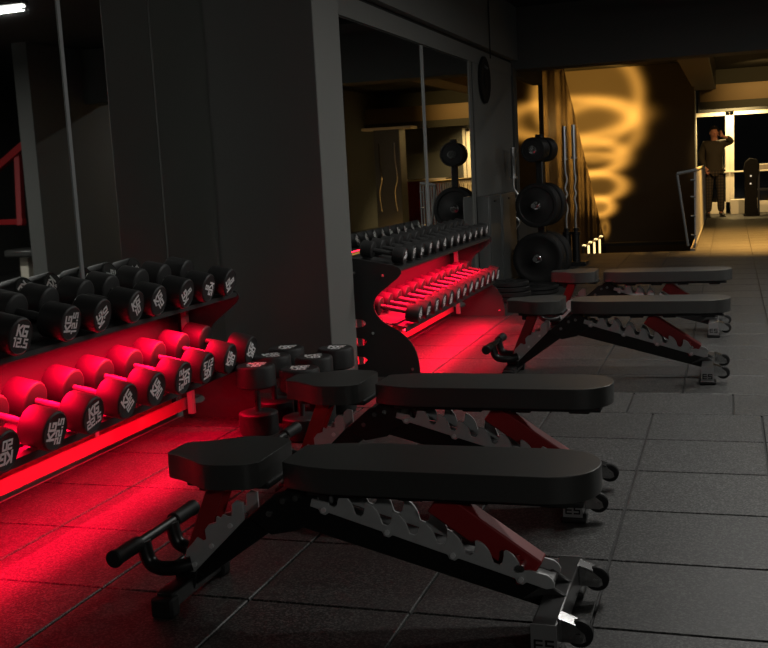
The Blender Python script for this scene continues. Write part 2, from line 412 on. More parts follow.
# ------------------------------------------------------------------ entrance doors
def door(name, x0, x1, y, z1):
    mb = MB(); w = .085
    for xx in (x0 + w/2, x1 - w/2): mb.box((xx, y, z1/2), (w, .06, z1))
    mb.box(((x0+x1)/2, y, z1 - w/2), (x1-x0, .06, w)); mb.box(((x0+x1)/2, y, .12), (x1-x0, .06, .24)); mb.box(((x0+x1)/2, y - .045, .86), (x1-x0 - .02, .05, .03))
    d = struct(name, mb, FRAMEW, bevel=.004)
    MB().box(((x0+x1)/2, y + .005, z1/2 + .08), (x1-x0-2*w, .01, z1-.33)).build('pane', GLASS, d)
    return d
DY = 23.5
d1 = door('door_1', -.74, -.001, DY, 2.1); d2 = door('door_2', .0, .98, DY, 2.1)
h = MB(); h.tube([(-.10, DY-.04, .92), (-.10, DY-.09, .95), (-.10, DY-.09, 1.33), (-.10, DY-.04, 1.36)], .013); h.build('handle', CHROME, d1)
sbox('window_1', (1.0, DY-.03, 0), (1.06, DY+.03, 2.1), FRAMEW); sbox('wall_entrance_right', (1.06, DY-.05, -.01), (3.05, DY+.05, CZ), WALLD)
sbox('wall_entrance_top', (-.62, DY-.05, 2.1), (1.06, DY+.05, CZ), WALLD)
sbox('floor_4', (-6, 23.35, -.12), (8, 40, -.012), mat('street_paving', (.03, .03, .03), .7, mottling=.2))
g = thing('street_light', 'x', 'light', (.42, 25.5, -.012)); MB().box((0, 0, .45), (.04, .04, .9)).build('post', STEELB, g); MB().box((0, -.02, .89), (.10, .02, .16)).build('lamp', GREENL, g); tag(g, 'small green light glowing in the dark beyond the glass door', 'light')
pl = MB().box((0, 0, .15), (.55, .30, .30)).build('plinth', FRAMEW, loc=(.28, 23.2, 0), bevel=.01); tag(pl, 'low cream plinth at the foot of the glass door beside the person', 'plinth')

# ------------------------------------------------------------------ glyphs for the weights
GL = {'K': [((0, 0), (0, 1)), ((0, .5), (.62, 1)), ((.18, .58), (.66, 0))],
      'G': [((.66, 1), (0, 1)), ((0, 1), (0, 0)), ((0, 0), (.66, 0)), ((.66, 0), (.66, .48)), ((.66, .48), (.36, .48))],
      '0': [((0, 0), (0, 1)), ((0, 1), (.6, 1)), ((.6, 1), (.6, 0)), ((.6, 0), (0, 0))],
      '1': [((.45, 0), (.45, 1)), ((.45, 1), (.2, 1))],
      '2': [((0, 1), (.6, 1)), ((.6, 1), (.6, .5)), ((.6, .5), (0, .5)), ((0, .5), (0, 0)), ((0, 0), (.6, 0))],
      '3': [((0, 1), (.6, 1)), ((.6, 1), (.6, 0)), ((.1, .5), (.6, .5)), ((0, 0), (.6, 0))],
      '4': [((0, 1), (0, .45)), ((0, .45), (.6, .45)), ((.6, 1), (.6, 0))],
      '5': [((.6, 1), (0, 1)), ((0, 1), (0, .5)), ((0, .5), (.6, .5)), ((.6, .5), (.6, 0)), ((.6, 0), (0, 0))],
      '6': [((.6, 1), (0, 1)), ((0, 1), (0, 0)), ((0, 0), (.6, 0)), ((.6, 0), (.6, .5)), ((.6, .5), (0, .5))],
      '7': [((0, 1), (.6, 1)), ((.6, 1), (.3, 0))],
      '8': [((0, 0), (0, 1)), ((0, 1), (.6, 1)), ((.6, 1), (.6, 0)), ((.6, 0), (0, 0)), ((0, .5), (.6, .5))],
      '9': [((.6, .5), (0, .5)), ((0, .5), (0, 1)), ((0, 1), (.6, 1)), ((.6, 1), (.6, 0)), ((.6, 0), (0, 0))],
      '.': [((.08, 0), (.08, .06))]}
def write(mb, text, h, cu, cv, mapf, wt=.24):
    adv = [(.22 if c == '.' else .66) + .26 for c in text]; W = sum(adv) - .26
    u0 = cu - W*h/2
    for c, a in zip(text, adv):
        for (x0, y0), (x1, y1) in GL[c]:
            p, q = Vector((u0 + x0*h, cv + y0*h)), Vector((u0 + x1*h, cv + y1*h)); d = (q - p).normalized()*h*wt/2; n = Vector((-d.y, d.x))
            p -= d; q += d
            cs = [p + n, p - n, q - n, q + n]
            lo = [mb.bm.verts.new(mapf(k.x, k.y, 0)) for k in cs]; hi = [mb.bm.verts.new(mapf(k.x, k.y, .0012)) for k in cs]
            fs = [mb.bm.faces.new(hi), mb.bm.faces.new(lo[::-1])] + [mb.bm.faces.new((lo[i], lo[(i+1) % 4], hi[(i+1) % 4], hi[i])) for i in range(4)]
            mb._tag(fs)
        u0 += a*h

# ------------------------------------------------------------------ dumbbells
def make_dumbbell(wt, r, hl, L, seg=36, txt=1.0):
    """axis X, centre at origin; hl head length, L full length"""
    root = thing('dumbbell', 'x', 'dumbbell')
    i = L/2 - hl
    MB().lathe([(-i - .004, 0), (-i - .004, .0135), (-i*.55, .0145), (0, .0165), (i*.55, .0145), (i + .004, .0135), (i + .004, 0)], seg=16).build('handle', HANDLE, root)
    for s in (1, -1):
        mb = MB(); b = r*.10
        mb.lathe([(i, 0), (i, r*.86), (i + b*.4, r*.955), (i + b, r), (L/2 - b*1.4, r), (L/2 - b*.5, r*.965), (L/2, r*.89), (L/2 - .0015, r*.86), (L/2 - .0015, 0)],
                 Matrix.Diagonal((s, s, 1, 1)), seg)
        mb.mat(1)
        mf = lambda u, v, t: Vector((s*(L/2 - .0016 + t), s*u, v))
        write(mb, 'KG', r*.50*txt, 0, r*.06, mf); write(mb, wt, r*.40*txt, 0, -r*.50, mf)
        mb.build('head', [URETH, WHITE], root)
    return root
ORD = ['first', 'second', 'third', 'fourth', 'fifth', 'sixth', 'seventh', 'eighth', 'ninth', 'tenth', 'eleventh', 'twelfth', 'thirteenth', 'fourteenth']
CACHE = {}
def place_dumbbell(key, loc, rot, label, group):
    if key not in CACHE: CACHE[key] = make_dumbbell(*key); o = CACHE[key]
    else: o = clone(CACHE[key])
    o.location = loc; o.rotation_euler = rot; o['label'] = label; o['group'] = group
    return o

# ------------------------------------------------------------------ racks
TILT = R(12)
def ellipse(cx, cy, a, b, n=20): return [(cx + a*math.cos(2*PI*k/n), cy + b*math.sin(2*PI*k/n)) for k in range(n)]
def smooth_curve(pts, n=5):
    out = []
    P = [pts[0]] + list(pts) + [pts[-1]]
    for i in range(1, len(P) - 2):
        a, b, c, d = (Vector(q) for q in P[i-1:i+3])
        for k in range(n):
            t = k/n; out.append(tuple(.5*((2*b) + (c-a)*t + (2*a-5*b+4*c-d)*t*t + (3*b-3*c+d-a)*t**3)))
    out.append(tuple(pts[-1])); return out
FRONT = smooth_curve([(-.015, 0), (-.02, .09), (-.05, .19), (-.12, .27), (-.22, .33), (-.275, .39), (-.285, .45), (-.26, .50), (-.19, .555), (-.12, .61), (-.105, .64), (-.12, .665), (-.16, .68)])
PROFILE = FRONT + [(-.42, .73), (-.47, .71), (-.48, .66), (-.48, 0)]
def rack(label, x0, y0, L, pw_up, pw_low, spread, drop, uang):
    t = thing('dumbbell_rack', label, 'rack', (x0, y0, 0), group='two tier dumbbell racks along the left wall')
    holes = [ellipse(-.40, z, .055, .026) for z in (.33, .215, .10)]
    for y in (0, L):
        mb = MB(); mb.plate(PROFILE, lambda a, b, q: Vector((a, q, b)), y - .004, y + .004, holes)
        pl = mb.build('end_plate', RACKM, t)
        for (d, z) in ((-.40, .64), (-.22, .62), (-.30, .27), (-.06, .05)):
            MB().cyl((d, y - .009, z), (d, y + .009, z), .009, seg=10).build('bolt', CHROME, pl)
    def tray(name, d0, zf, d1, lip):
        k = math.tan(TILT); zb = zf + (d0 - d1)*k
        mb = MB()
        mb.plate([(d0, zf), (d0, zf - lip), (d0 - .006, zf - lip), (d0 - .006, zf - .006), (d1, zb - .006), (d1, zb)], lambda a, b, q: Vector((a, q, b)), .004, L - .004)
        for dd in (d0 - .075, d1 + .075):                       # saddle rails the heads lie on
            zz = zf + (d0 - dd)*k
            mb.box((dd, L/2, zz + .004), (.03, L - .01, .008))
        return mb.build(name, RACKM, t)
    tray('upper_tray', -.115, UPZ, -.46, .020); tray('lower_tray', -.09, .3045, -.44, .030)
    MB().box((-.466, L/2, .54), (.006, L - .02, .30)).build('back_panel', RACKM, t)
    MB().box((-.455, L/2, .075), (.012, L - .02, .060)).build('kick_strip', mat('kick_lit_red', (.34, .05, .10), .5, mottling=.05), t)  # red of the LED light put into the strip's own colour
    for y in (.05, L - .05): MB().box((-.40, y, .36), (.03, .03, .66)).build('rear_post', mat('post_steel', (.3, .3, .3), .45, mottling=.05), t)
    k = math.tan(TILT)
    # LED tapes under each tray
    for d, z, pw, ang, spr in ((UP_LED, UPZ + (-.115 - UP_LED)*k - .012, pw_up, uang, spread), (LOW_LED, .302 + (-.09 - LOW_LED)*k - .009 - drop, pw_low, 12, 150)):
        MB().box((d, L/2 - .10, z), (.010, L - .28, .004)).build('led_strip', LEDRED, t)
        area('rack_led', (x0 + d, y0 + L/2 - .10, z - .004), (0, R(ang), 0), .012, L - .30, pw, (1, .001, .028), spr)
    return t
UP_LED = -.205; LOW_LED = -.118; UPZ = .660
R1X, R1Y, RL = -2.30, 2.40, 2.55
R2X, R2Y = -1.765, 6.06
L2 = 2.57
rack('two tier dumbbell rack at the left edge, lit red, with large dumbbells', R1X, R1Y, RL, 140, 36, 118, 0.0, 10)
rack('two tier dumbbell rack beyond the grey pillar, lit red, with small dumbbells', R2X, R2Y, L2, 72, 42, 140, .020, 10)

def tray_row(x0, ys, d_c, zf, d0, key_f, rolls, labelf, group):
    """dumbbells lying across a tilted tray; d_c = centre"""
    k = math.tan(TILT)
    for i, y in enumerate(ys):
        key = key_f(i); r = key[1]
        z = zf + (d0 - d_c)*k + .008 + r/math.cos(TILT)
        place_dumbbell(key, (x0 + d_c, y, z), (R(rolls[i]), TILT, R(random.uniform(-2, 2))), labelf(i), group)
low_w = ['20', '20', '22.5', '22.5', '25', '25', '27.5', '27.5', '30', '30']
low_r = [170, 178, 80, 14, 45, 48, -82, 185, 70, 62]
ysl = [2.62, 2.90, 3.18, 3.42, 3.67, 3.90, 4.14, 4.36, 4.60, 4.84]
def place_name(i, n):
    return 'nearest' if i == 0 else ('farthest' if i == n-1 else ORD[i] + ' from the near end')
tray_row(R1X, ysl, -.185, .298, -.045, lambda i: (low_w[i], .076, .115, .37), low_r,
         lambda i: f'black {low_w[i]} kg dumbbell on near rack lower tray, {place_name(i, 10)}', 'dumbbells on the lower tray of the near rack')
up_w = ['14', '14', '12.5', '12.5', '10', '10', '10', '8', '8', '8']
up_r = [40, 20, -14, 84, 122, 32, 42, 125, -105, 118]
ysu = [2.58, 2.84, 3.12, 3.42, 3.63, 3.885, 4.08, 4.335, 4.55, 4.78]
tray_row(R1X, ysu, -.235, UPZ, -.115, lambda i: (up_w[i], .070, .11, .35), up_r,
         lambda i: f'black {up_w[i]} kg dumbbell on near rack upper tray, {place_name(i, 10)}', 'dumbbells on the upper tray of the near rack')
N2 = 13
y2 = [R2Y + .13 + i*(L2 - .25)/(N2 - 1) for i in range(N2)]
w2l = ['14', '14', '14', '16', '16', '16', '18', '18', '18', '20', '20', '20', '20']
tray_row(R2X, y2, -.20, .298, -.045, lambda i: (w2l[i], .058, .085, .34), [random.choice((0, 90, 180, 45, -60, 20)) for _ in y2],
         lambda i: f'small red-lit dumbbell on far rack lower tray, {place_name(i, N2)}', 'dumbbells on the lower tray of the far rack')
w2u = ['2', '2', '3', '3', '4', '4', '5', '5', '6', '6', '7', '8', '8']
tray_row(R2X, y2, -.25, UPZ, -.115, lambda i: (w2u[i], .052, .075, .28), [random.choice((0, 90, 180, 45, -60, 20)) for _ in y2],
         lambda i: f'small black dumbbell on far rack upper tray, {place_name(i, N2)}', 'dumbbells on the upper tray of the far rack')

# upright dumbbells on the floor
STAND = [((-2.25, 5.15), 'back left'), ((-1.97, 5.15), 'back right'), ((-2.23, 4.92), 'middle left'), ((-1.99, 4.89), 'middle right'), ((-2.20, 4.65), 'front left'), ((-1.94, 4.58), 'front right')]
for (x, y), nm in STAND:
    place_dumbbell(('40', .096, .11, .34), (x, y, .1705), (0, R(-90), R(random.uniform(-20, 20) - 70)),
                   f'heavy dumbbell standing on end by the pillar foot, {nm} of the six', 'heavy dumbbells standing on end')

# ------------------------------------------------------------------ benches
def pad_mesh(half, z0, z1, rnd, name, parent, m_=VINYL):
    """outline half = [(x, halfwidth)] along X"""
    out = [(x, h) for x, h in half] + [(x, -h) for x, h in reversed(half)]
    mb = MB(); mb.plate(out, lambda a, b, q: Vector((a, b, q)), z0, z1)
    return mb.build(name, m_, parent, bevel=rnd, seg=4)
def round_end(xc, w, ax, n=8): return [(xc + ax*math.sin(PI/2*k/n), w*(math.cos(PI/2*k/n)*.86 + .14*(1 - (k/n)**4))) for k in range(n+1)]
def hook_plate(P0, P1, n, base, fin, lead=.0, tail=.0):
    """saw of hooked fins along the line P0->P1 (in X,Z): returns an outline"""
    P0, P1 = Vector(P0), Vector(P1); d = (P1 - P0); L = d.length; d.normalize(); nn = Vector((-d.y, d.x))
    if nn.y < 0: nn = -nn
    q = lambda s, h: tuple(P0 + d*s + nn*h)
    top = []; per = (L - lead - tail)/n
    top.append(q(0, base*.9))
    for k in range(n):
        s0 = lead + k*per
        top += [q(s0, base + .002), q(s0 + per*.05, base - .004), q(s0 + per*.24, base - .004), q(s0 + per*.32, base + .006), q(s0 + per*.31, base + fin*.6), q(s0 + per*.26, base + fin*.88), q(s0 + per*.31, base + fin)]
        top += [q(s0 + per*(.33 + .66*f), base + fin*(1 - f**1.9)**.75) for f in (.22, .42, .60, .76, .89, .97)]
    top += [q(L - tail, base), q(L - tail + .02, base + .010), q(L - .022, base + .013), q(L - .008, base + .008), q(L + .002, base - .002), q(L + .004, base*.45), q(L - .003, .006), q(L - .014, .0)]
    bot = []
    nb = 4
    for k in range(nb):                                       # rounded ears under the bolts
        s = L*(.88 - .82*k/(nb - 1)); bot += [q(s + .016, 0), q(s + .008, -.010), q(s - .008, -.010), q(s - .016, 0)]
    bot.append(q(0, 0))
    return top + bot, [q(L*(.88 - .82*k/(nb - 1)), .004) for k in range(nb)]
def make_bench(label, loc, rz=0):
    t = thing('weight_bench', label, 'bench', loc, (0, 0, rz), 'adjustable weight benches')
    # backrest pad, seat pad
    half = [(-.885, .085), (-.872, .098), (-.80, .125), (-.73, .14), (-.14, .14)] + round_end(-.145, .139, .13)[1:]
    pad = pad_mesh(half[:-1] + [(-.015, .02)], .378, .45, .016, 'back_pad', t)
    mb = MB(); mb.box((-.43, 0, .369), (.76, .21, .018))
    for x in (-.70, -.52, -.34, -.13): mb.box((x, 0, .357), (.075, .15, .020))
    mb.build('back_board', UNDER, t, bevel=.006)
    sh = [(-1.262, .05), (-1.252, .068), (-1.21, .085), (-1.16, .115), (-1.11, .152), (-1.07, .165), (-1.01, .160), (-.965, .146), (-.94, .115)]
    seat = pad_mesh(smooth_curve(sh, 4), .383, .455, .026, 'seat_pad', t)
    mb = MB(); mb.box((-1.06, 0, .376), (.26, .17, .02)); mb.box((-1.14, 0, .36), (.08, .07, .05)); mb.build('seat_board', UNDER, t, bevel=.006)
    # main beams
    mb = MB(); mb.bar((-.94, 0, .305), (-.15, 0, .093), .085, .075); mb.build('main_beam', STEELB, t, bevel=.006)
    mb = MB(); mb.bar((-.90, 0, .31), (-1.235, 0, .075), .075, .075); mb.build('front_beam', STEELB, t, bevel=.006)
    mb = MB(); mb.plate([(-1.02, .27), (-.93, .345), (-.86, .365), (-.80, .35), (-.78, .30), (-.86, .24), (-.95, .22)], lambda a, b, q: Vector((a, q, b)), -.052, .052)
    for s in (-1, 1): mb.bar((-.89, s*.045, .33), (-.84, s*.045, .375), .012, .05)
    hub = mb.build('pivot_bracket', STEELB, t, bevel=.004)
    for x, z in ((-.905, .325), (-.865, .335), (-.95, .285)):
        MB().cyl((x, -.058, z), (x, .058, z), .009, seg=12).build('pivot_pin', CHROME, hub)
    # back ladders with bolts
    for s in (-1, 1):
        out, bl = hook_plate((-.82, .315), (-.145, .115), 7, .025, .042, .05, .09)
        mb = MB(); mb.plate(out, lambda a, b, q: Vector((a, q, b)), s*.056 - .004, s*.056 + .004); lad = mb.build('back_ladder', ZINC, t, bevel=.0012, seg=1)
        for (x, z) in bl: MB().cyl((x, s*.056 - .011, z), (x, s*.056 + .011, z), .0075, seg=8).build('bolt', BOLT, lad)
        mb = MB(); mb.plate(SEATLAD, lambda a, b, q: Vector((a, q, b)), s*.050 - .004, s*.050 + .004); lad = mb.build('seat_ladder', ZINC, t, bevel=.0012, seg=1)
        for (x, z) in ((-1.075, .243), (-1.14, .178), (-1.20, .118)): MB().cyl((x, s*.05 - .011, z), (x, s*.05 + .011, z), .0075, seg=8).build('bolt', BOLT, lad)
        mb = MB(); mb.bar((-1.115, s*.036, .368), (-1.222, s*.036, .115), .006, .052); mb.build('seat_strut', REDP, t, bevel=.002)
    mb = MB(); mb.bar((-.465, 0, .338), (-.192, 0, .152), .068, .074)
    st = mb.build('back_strut', REDP, t, bevel=.005)
    MB().cyl((-.222, -.078, .178), (-.222, .078, .178), .010, seg=12).build('lock_pin', CHROME, st)
    mb = MB(); mb.cyl((-.235, -.045, .125), (-.235, -.045, .205), .008, seg=10); mb.box((-.235, -.045, .165), (.03, .014, .05)); mb.build('latch', REDP, st)
    # rear bar
    mb = MB(); mb.box((-.137, 0, .062), (.064, .48, .078))
    for s in (-1, 1):
        mb.plate([(-.225, .085), (-.16, .135), (-.105, .1015), (-.16, .1005)], lambda a, b, q: Vector((a, q, b)), s*.05 - .006, s*.05 + .006)
    rb = mb.build('rear_bar', GREYST, t, bevel=.004)
    for s in (-1, 1):
        mb = MB(); y = s*.2405
        mb.mat(0).box((-.137, y, .062), (.066, .004, .080)); mb.mat(1)
        for (dx, dz, w_, h_) in ((-.014, .010, .022, .005), (-.014, -.002, .022, .005), (-.014, -.014, .022, .005), (-.023, -.002, .005, .026), (.014, .010, .022, .005), (.014, -.002, .022, .005), (.014, -.014, .022, .005), (.006, .004, .005, .012), (.023, -.008, .005, .012)):
            mb.box((-.137 + dx*s*-1, y + s*.0025, .050 + dz), (w_, .002, h_))
        mb.build('end_cap', [CAPM, GROOVE], rb)
        MB().box((-.137, s*.205, .0115), (.088, .082, .023)).build('rubber_foot', RUB, rb, bevel=.008)
        # caster: plated fork and wheel
        y = s*.185
        mb = MB()
        for q in (-.022, .022):
            mb.plate([(-.105, .098), (-.098, .104), (-.066, .090), (-.040, .070), (-.036, .052), (-.050, .044), (-.104, .046)], lambda a, b, k: Vector((a, k, b)), y + q - .002, y + q + .002)
        mb.box((-.086, y, .097), (.045, .048, .006), Matrix.Rotation(R(20), 3, 'Y')); mb.box((-.1035, y, .072), (.004, .048, .05))
        ca = mb.build('caster', CHROME, t)
        MB().lathe([(-.014, 0), (-.014, .022), (-.013, .031), (-.008, .035), (.008, .035), (.013, .031), (.014, .022), (.014, 0)], Matrix.Translation((-.056, y, .062)) @ Matrix.Rotation(R(90), 4, 'Z'), 24).build('wheel', RUB, ca)
        MB().cyl((-.056, y - .027, .062), (-.056, y + .027, .062), .008, seg=10).build('axle', CHROME, ca)
    # front foot
    mb = MB(); mb.box((-1.245, 0, .045), (.055, .33, .05)); mb.bar((-1.235, 0, .10), (-1.25, 0, .04), .085, .07)
    ff = mb.build('front_foot', STEELB, t, bevel=.005)
    for s in (-1, 1):
        MB().box((-1.245, s*.165, .030), (.07, .05, .06)).build('rubber_foot', RUB, ff, bevel=.008)
    MB().cyl((-1.212, .15, .075), (-1.212, .205, .075), .012, seg=12).build('adjuster', CHROME, ff)
    # foot roller handle
    RXc, RZc = -1.355, .190
    for s in (-1, 1):
        pts = smooth_curve([(-1.21, s*.055, .120), (-1.25, s*.075, .112), (-1.30, s*.085, .112), (-1.335, s*.085, .132), (RXc + .006, s*.085, RZc)], 5)
        MB().tube(pts, .0225, 14).build('roller_arm', STEELB, t)
    MB().cyl((-1.285, -.085, .10), (-1.285, .085, .10), .010, seg=12).build('cross_rod', STEELB, t)
    rod = MB().cyl((RXc, -.235, RZc), (RXc, .235, RZc), .016, seg=16).build('roller_bar', STEELB, t)
    for s in (-1, 1):
        MB().lathe([(0, 0), (0, .019), (.004, .0235), (.115, .0235), (.12, .026), (.132, .026), (.136, .022), (.136, 0)], Matrix.Translation((RXc, s*.105, RZc)) @ Matrix.Rotation(s*R(90), 4, 'Z'), 20).build('grip', RUB, rod)
    return t
SEATLAD = [(-1.232, .092), (-1.205, .092), (-1.03, .262), (-1.03, .315), (-1.052, .32), (-1.068, .305), (-1.07, .272), (-1.083, .268), (-1.098, .275), (-1.106, .262), (-1.118, .268), (-1.122, .250),
           (-1.146, .242), (-1.16, .225), (-1.158, .195), (-1.170, .190), (-1.188, .200), (-1.198, .188), (-1.225, .16), (-1.236, .125)]
b1 = make_bench('nearest black weight bench with red struts, beside the near dumbbell rack', (-.31, 2.74, 0))
SPOTS = [('second black weight bench from the front, before the upright dumbbells', (-.385, 3.80, 0), 0),
         ('third black weight bench from the front, beside the far dumbbell rack', (.015, 6.16, 0), 0),
         ('farthest black weight bench, nearest the plate tree', (.025, 7.74, 0), 0)]
for lab, loc, rz in SPOTS:
    o = clone(b1); o.location = loc; o.rotation_euler = (0, 0, rz); o['label'] = lab

# ------------------------------------------------------------------ plate tree and plates
def disc(mb, c, r, t, axis, hub=True, seg=40):
    """weight plate: rim, dish, hub; axis direction vector; c = centre of front face"""
    M = Matrix.Translation(c) @ Vector(axis).to_track_quat('X', 'Z').to_matrix().to_4x4()
    mb.lathe([(0, .026), (0, r*.30), (.006, r*.34), (.008, r*.78), (0, r*.83), (0, r*.95), (t*.2, r), (t*.8, r), (t, r*.95), (t, r*.83), (t - .008, r*.78), (t - .006, r*.34), (t, r*.30), (t, .026), (0, .026)], M, seg)
def weight_plate(loc, r, th, rz, label, group, flat=False):
    o = thing('weight_plate', label, 'weight plate', loc, (0, 0, rz), group)
    ax = (0, 0, 1) if flat else (0, 1, 0)
    mb = MB(); disc(mb, (0, 0, 0), r, th, ax); mb.build('disc', RUB, o)
    M = Matrix.Rotation(R(90), 4, 'Z') if not flat else Matrix.Rotation(R(-90), 4, 'Y')
    MB().lathe([(-.002, .025), (-.003, .040), (.0, .044), (.006, .044), (.006, .025), (-.002, .025)], M, 24).build('hub_ring', CHROME, o)
    return o
TX, TY, TRZ = -1.85, 11.0, R(-8)
tree = thing('plate_tree', 'black plate tree with weight plates standing by the wall mirror', 'plate rack', (TX, TY, 0), (0, 0, TRZ))
MB().box((0, 0, .78), (.07, .07, 1.50)).build('post', STEELB, tree, bevel=.006)
mb = MB(); mb.box((0, 0, .035), (.60, .07, .07)); mb.box((-.27, 0, .035), (.07, .5, .07)); mb.box((.27, 0, .035), (.07, .5, .07)); mb.build('base', STEELB, tree, bevel=.006)
TREE = [(1.375, .125, .048, 4, 'top'), (.815, .225, .040, 3, 'middle'), (.275, .265, .045, 3, 'bottom')]
rot = Matrix.Rotation(TRZ, 3, 'Z')
for z, r, th, n, nm in TREE:
    for s in (-1, 1):
        MB().cyl((0, s*.03, z), (0, s*.27, z), .025, seg=16).build('peg', CHROME, tree)
        for k in range(n):
            y0 = (-.045 - (k+1)*th - k*.002) if s < 0 else (.045 + k*(th + .002))
            p = rot @ Vector((0, y0, 0))
            side = 'near' if s < 0 else 'far'
            weight_plate((TX + p.x, TY + p.y, z), r, th, TRZ, f'black plate on {nm} {side}-side peg of the plate tree, {ORD[k]} out from the post', f'weight plates on the {side} side {nm} peg')
for k in range(4):
    weight_plate((-1.93, 9.62, .001 + k*.046), .20 - .008*k, .045, 0, f'black plate lying in the floor stack beside the far rack end, {["lowest", "second from the bottom", "third from the bottom", "topmost"][k]}', 'weight plates stacked flat by the far rack', True)
for k in range(2):
    weight_plate((-1.80, 10.2, .001 + k*.04), .225, .039, 0, f'black plate lying on the floor before the plate tree, {"upper" if k else "lower"} of two', 'weight plates flat before the plate tree', True)

# ------------------------------------------------------------------ EZ bars
def ez_bar(loc, H, label, bend=.03, rz=0):
    o = thing('curl_bar', label, 'barbell', loc, (0, 0, rz), 'curl bars by the mirror')
    s = .24*H; p = [(0, 0, s)]
    zz = [s + (H - 2*s)*f for f in (.18, .30, .42, .50, .58, .70, .82)]
    xx = [0, bend, -bend*.5, bend*.9, -bend*.5, bend, 0]
    p += [(x, 0, z) for x, z in zip(xx, zz)] + [(0, 0, H - s)]
    MB().tube(smooth_curve(p, 4), .0145, 14).build('shaft', BRUSH, o)
    for a, b in ((0.0, s), (H - s, H)):
        mb = MB(); mb.cyl((0, 0, a), (0, 0, b), .026, seg=18); e = s if a == 0 else H - s
        mb.cyl((0, 0, e - .012), (0, 0, e + .012), .040, seg=18); mb.build('sleeve', BRUSH if a else STEELB, o)
    return o
BH = thing('bar_holder', 'black vertical bar holder with two sockets on the floor by the stair edge', 'bar holder', (-1.83, 13.0, 0))
MB().box((0, 0, .02), (.36, .30, .04)).build('base', STEELB, BH, bevel=.006)
for x in (-.055, .055):
    mb = MB(); mb.lathe([(.04, .034), (.04, .048), (.36, .048), (.37, .056), (.40, .056), (.40, .034), (.04, .034)], Matrix.Rotation(R(-90), 4, 'Y'), 20)
    o = mb.build('socket', STEELB, BH, loc=(x, 0, 0))
ez_bar((-1.885, 13.0, .042), 1.62, 'left chrome curl bar standing upright in the bar holder', .018, .4)
ez_bar((-1.775, 13.0, .042), 1.63, 'right chrome curl bar standing upright in the bar holder', .012, .2)
ez_bar((-2.215, 11.45, .10), 1.32, 'chrome curl bar hanging upright on the wall edge left of the plate tree', .045, .5)

# ------------------------------------------------------------------ grey lockers and wall disc
for y0, y1, nm in ((9.98, 10.48, 'nearer'), (10.56, 11.30, 'farther')):
    c = thing('cabinet', f'low grey cabinet against the wall beyond the far rack, the {nm} one', 'cabinet', (WX2 + .066, (y0+y1)/2, 0), group='low grey cabinets by the wall')
    MB().box((0, 0, .48), (.115, y1 - y0, .95)).build('body', CLADM, c, bevel=.004)
    MB().box((.062, 0, .48), (.008, y1 - y0 - .04, .90)).build('door', CLADM, c, bevel=.003)
    MB().box((.070, 0, .90), (.008, .12, .02)).build('handle', STEELB, c, bevel=.003)
c = thing('wall_disc', 'round black plate hanging on the wall from a thin dark cord', 'wall disc', (WX2 + .03, 10.45, 2.07))
DISCM = mat('matt_black', (.006, .006, .006), .8, spec=.2, mottling=.1)
mb = MB(); mb.lathe([(-.018, 0), (-.018, .21), (-.010, .225), (.006, .225), (.012, .21), (.004, .18), (.004, .08), (.014, .07), (.014, 0)], None, 40); mb.build('disc', DISCM, c)
MB().cyl((.005, .0, .12), (.016, .0, .13), .03, seg=16).build('badge', GREYST, c)
MB().cyl((.06, 0, .2), (.06, 0, .87), .006, seg=8).build('cord', GROOVE, c)

# ------------------------------------------------------------------ railing by the stair
rl = thing('stair_railing', 'grey steel railing guarding the stair opening beside the lit corridor', 'railing', (0, 0, 0))
RX, RY0, RY1, RH = -.44, 14.6, 20.8, 1.03
mb = MB(); mb.tube([(RX - .22, RY0, RH - .02), (RX - .03, RY0, RH + .01), (RX, RY0 + .05, RH + .015), (RX, RY1, RH + .015)], .022, 12); mb.build('handrail', TRIM, rl)
mb = MB(); mb.tube([(RX - .22, RY0, RH - .02), (RX - .09, RY0, .06)], .018, 10); mb.build('end_post', TRIM, rl)
mb = MB(); mb.tube([(RX, RY0, .08), (RX, RY1, .08)], .016, 10); mb.build('bottom_rail', TRIM, rl)
for k in range(45):
    y = RY0 + .02 + k*(RY1 - RY0 - .04)/44
    MB().box((RX, y, .53), (.014, .045, .98)).build('baluster', mat('baluster_steel', (.30, .32, .34), .45, .2, mottling=.05), rl)
for z in (.2, .45, .7, .92):
    MB().cyl((RX - .05, RY0, z), (RX + .01, RY0, z), .012, seg=8).build('bracket', TRIM, rl)
# descending stair rail with small lamps
sr = thing('stair_lamp_rail', 'short rail of small warm lamps at the top of the descending stair', 'light', (0, 0, 0))
def stpt(px, py, y): x, z = wall_pt(px, py, y); return Vector((x, y, z))
A, B = stpt(583, 247, 15.4), stpt(603, 236, 17.6)
MB().tube([A, B], .015, 8).build('rail', TRIM, sr)
for k in range(4):
    p = A.lerp(B, (k + .2)/3.6); MB().ball(p + Vector((0, 0, .01)), .024, (1.2, 1.2, .8)).build('lamp', WARML, sr)
for k in range(3):
    p = A.lerp(B, (k + .9)/3.6); MB().cyl(p - Vector((0, 0, .02)), p - Vector((0, 0, .30)), .016, seg=10).build('light_post', WARML, sr)
MB().cyl(A - Vector((0, 0, .0)), A - Vector((0, 0, 2.4)), .02, seg=8).build('support', STEELB, sr)
for k in range(11):      # stair treads going down
    y = 20.4 - k*.28
    sbox(f'floor_{5+k}', (-2.28, y - .3, -.35 - k*.19), (-.5, y, -.30 - k*.19), WALLD)

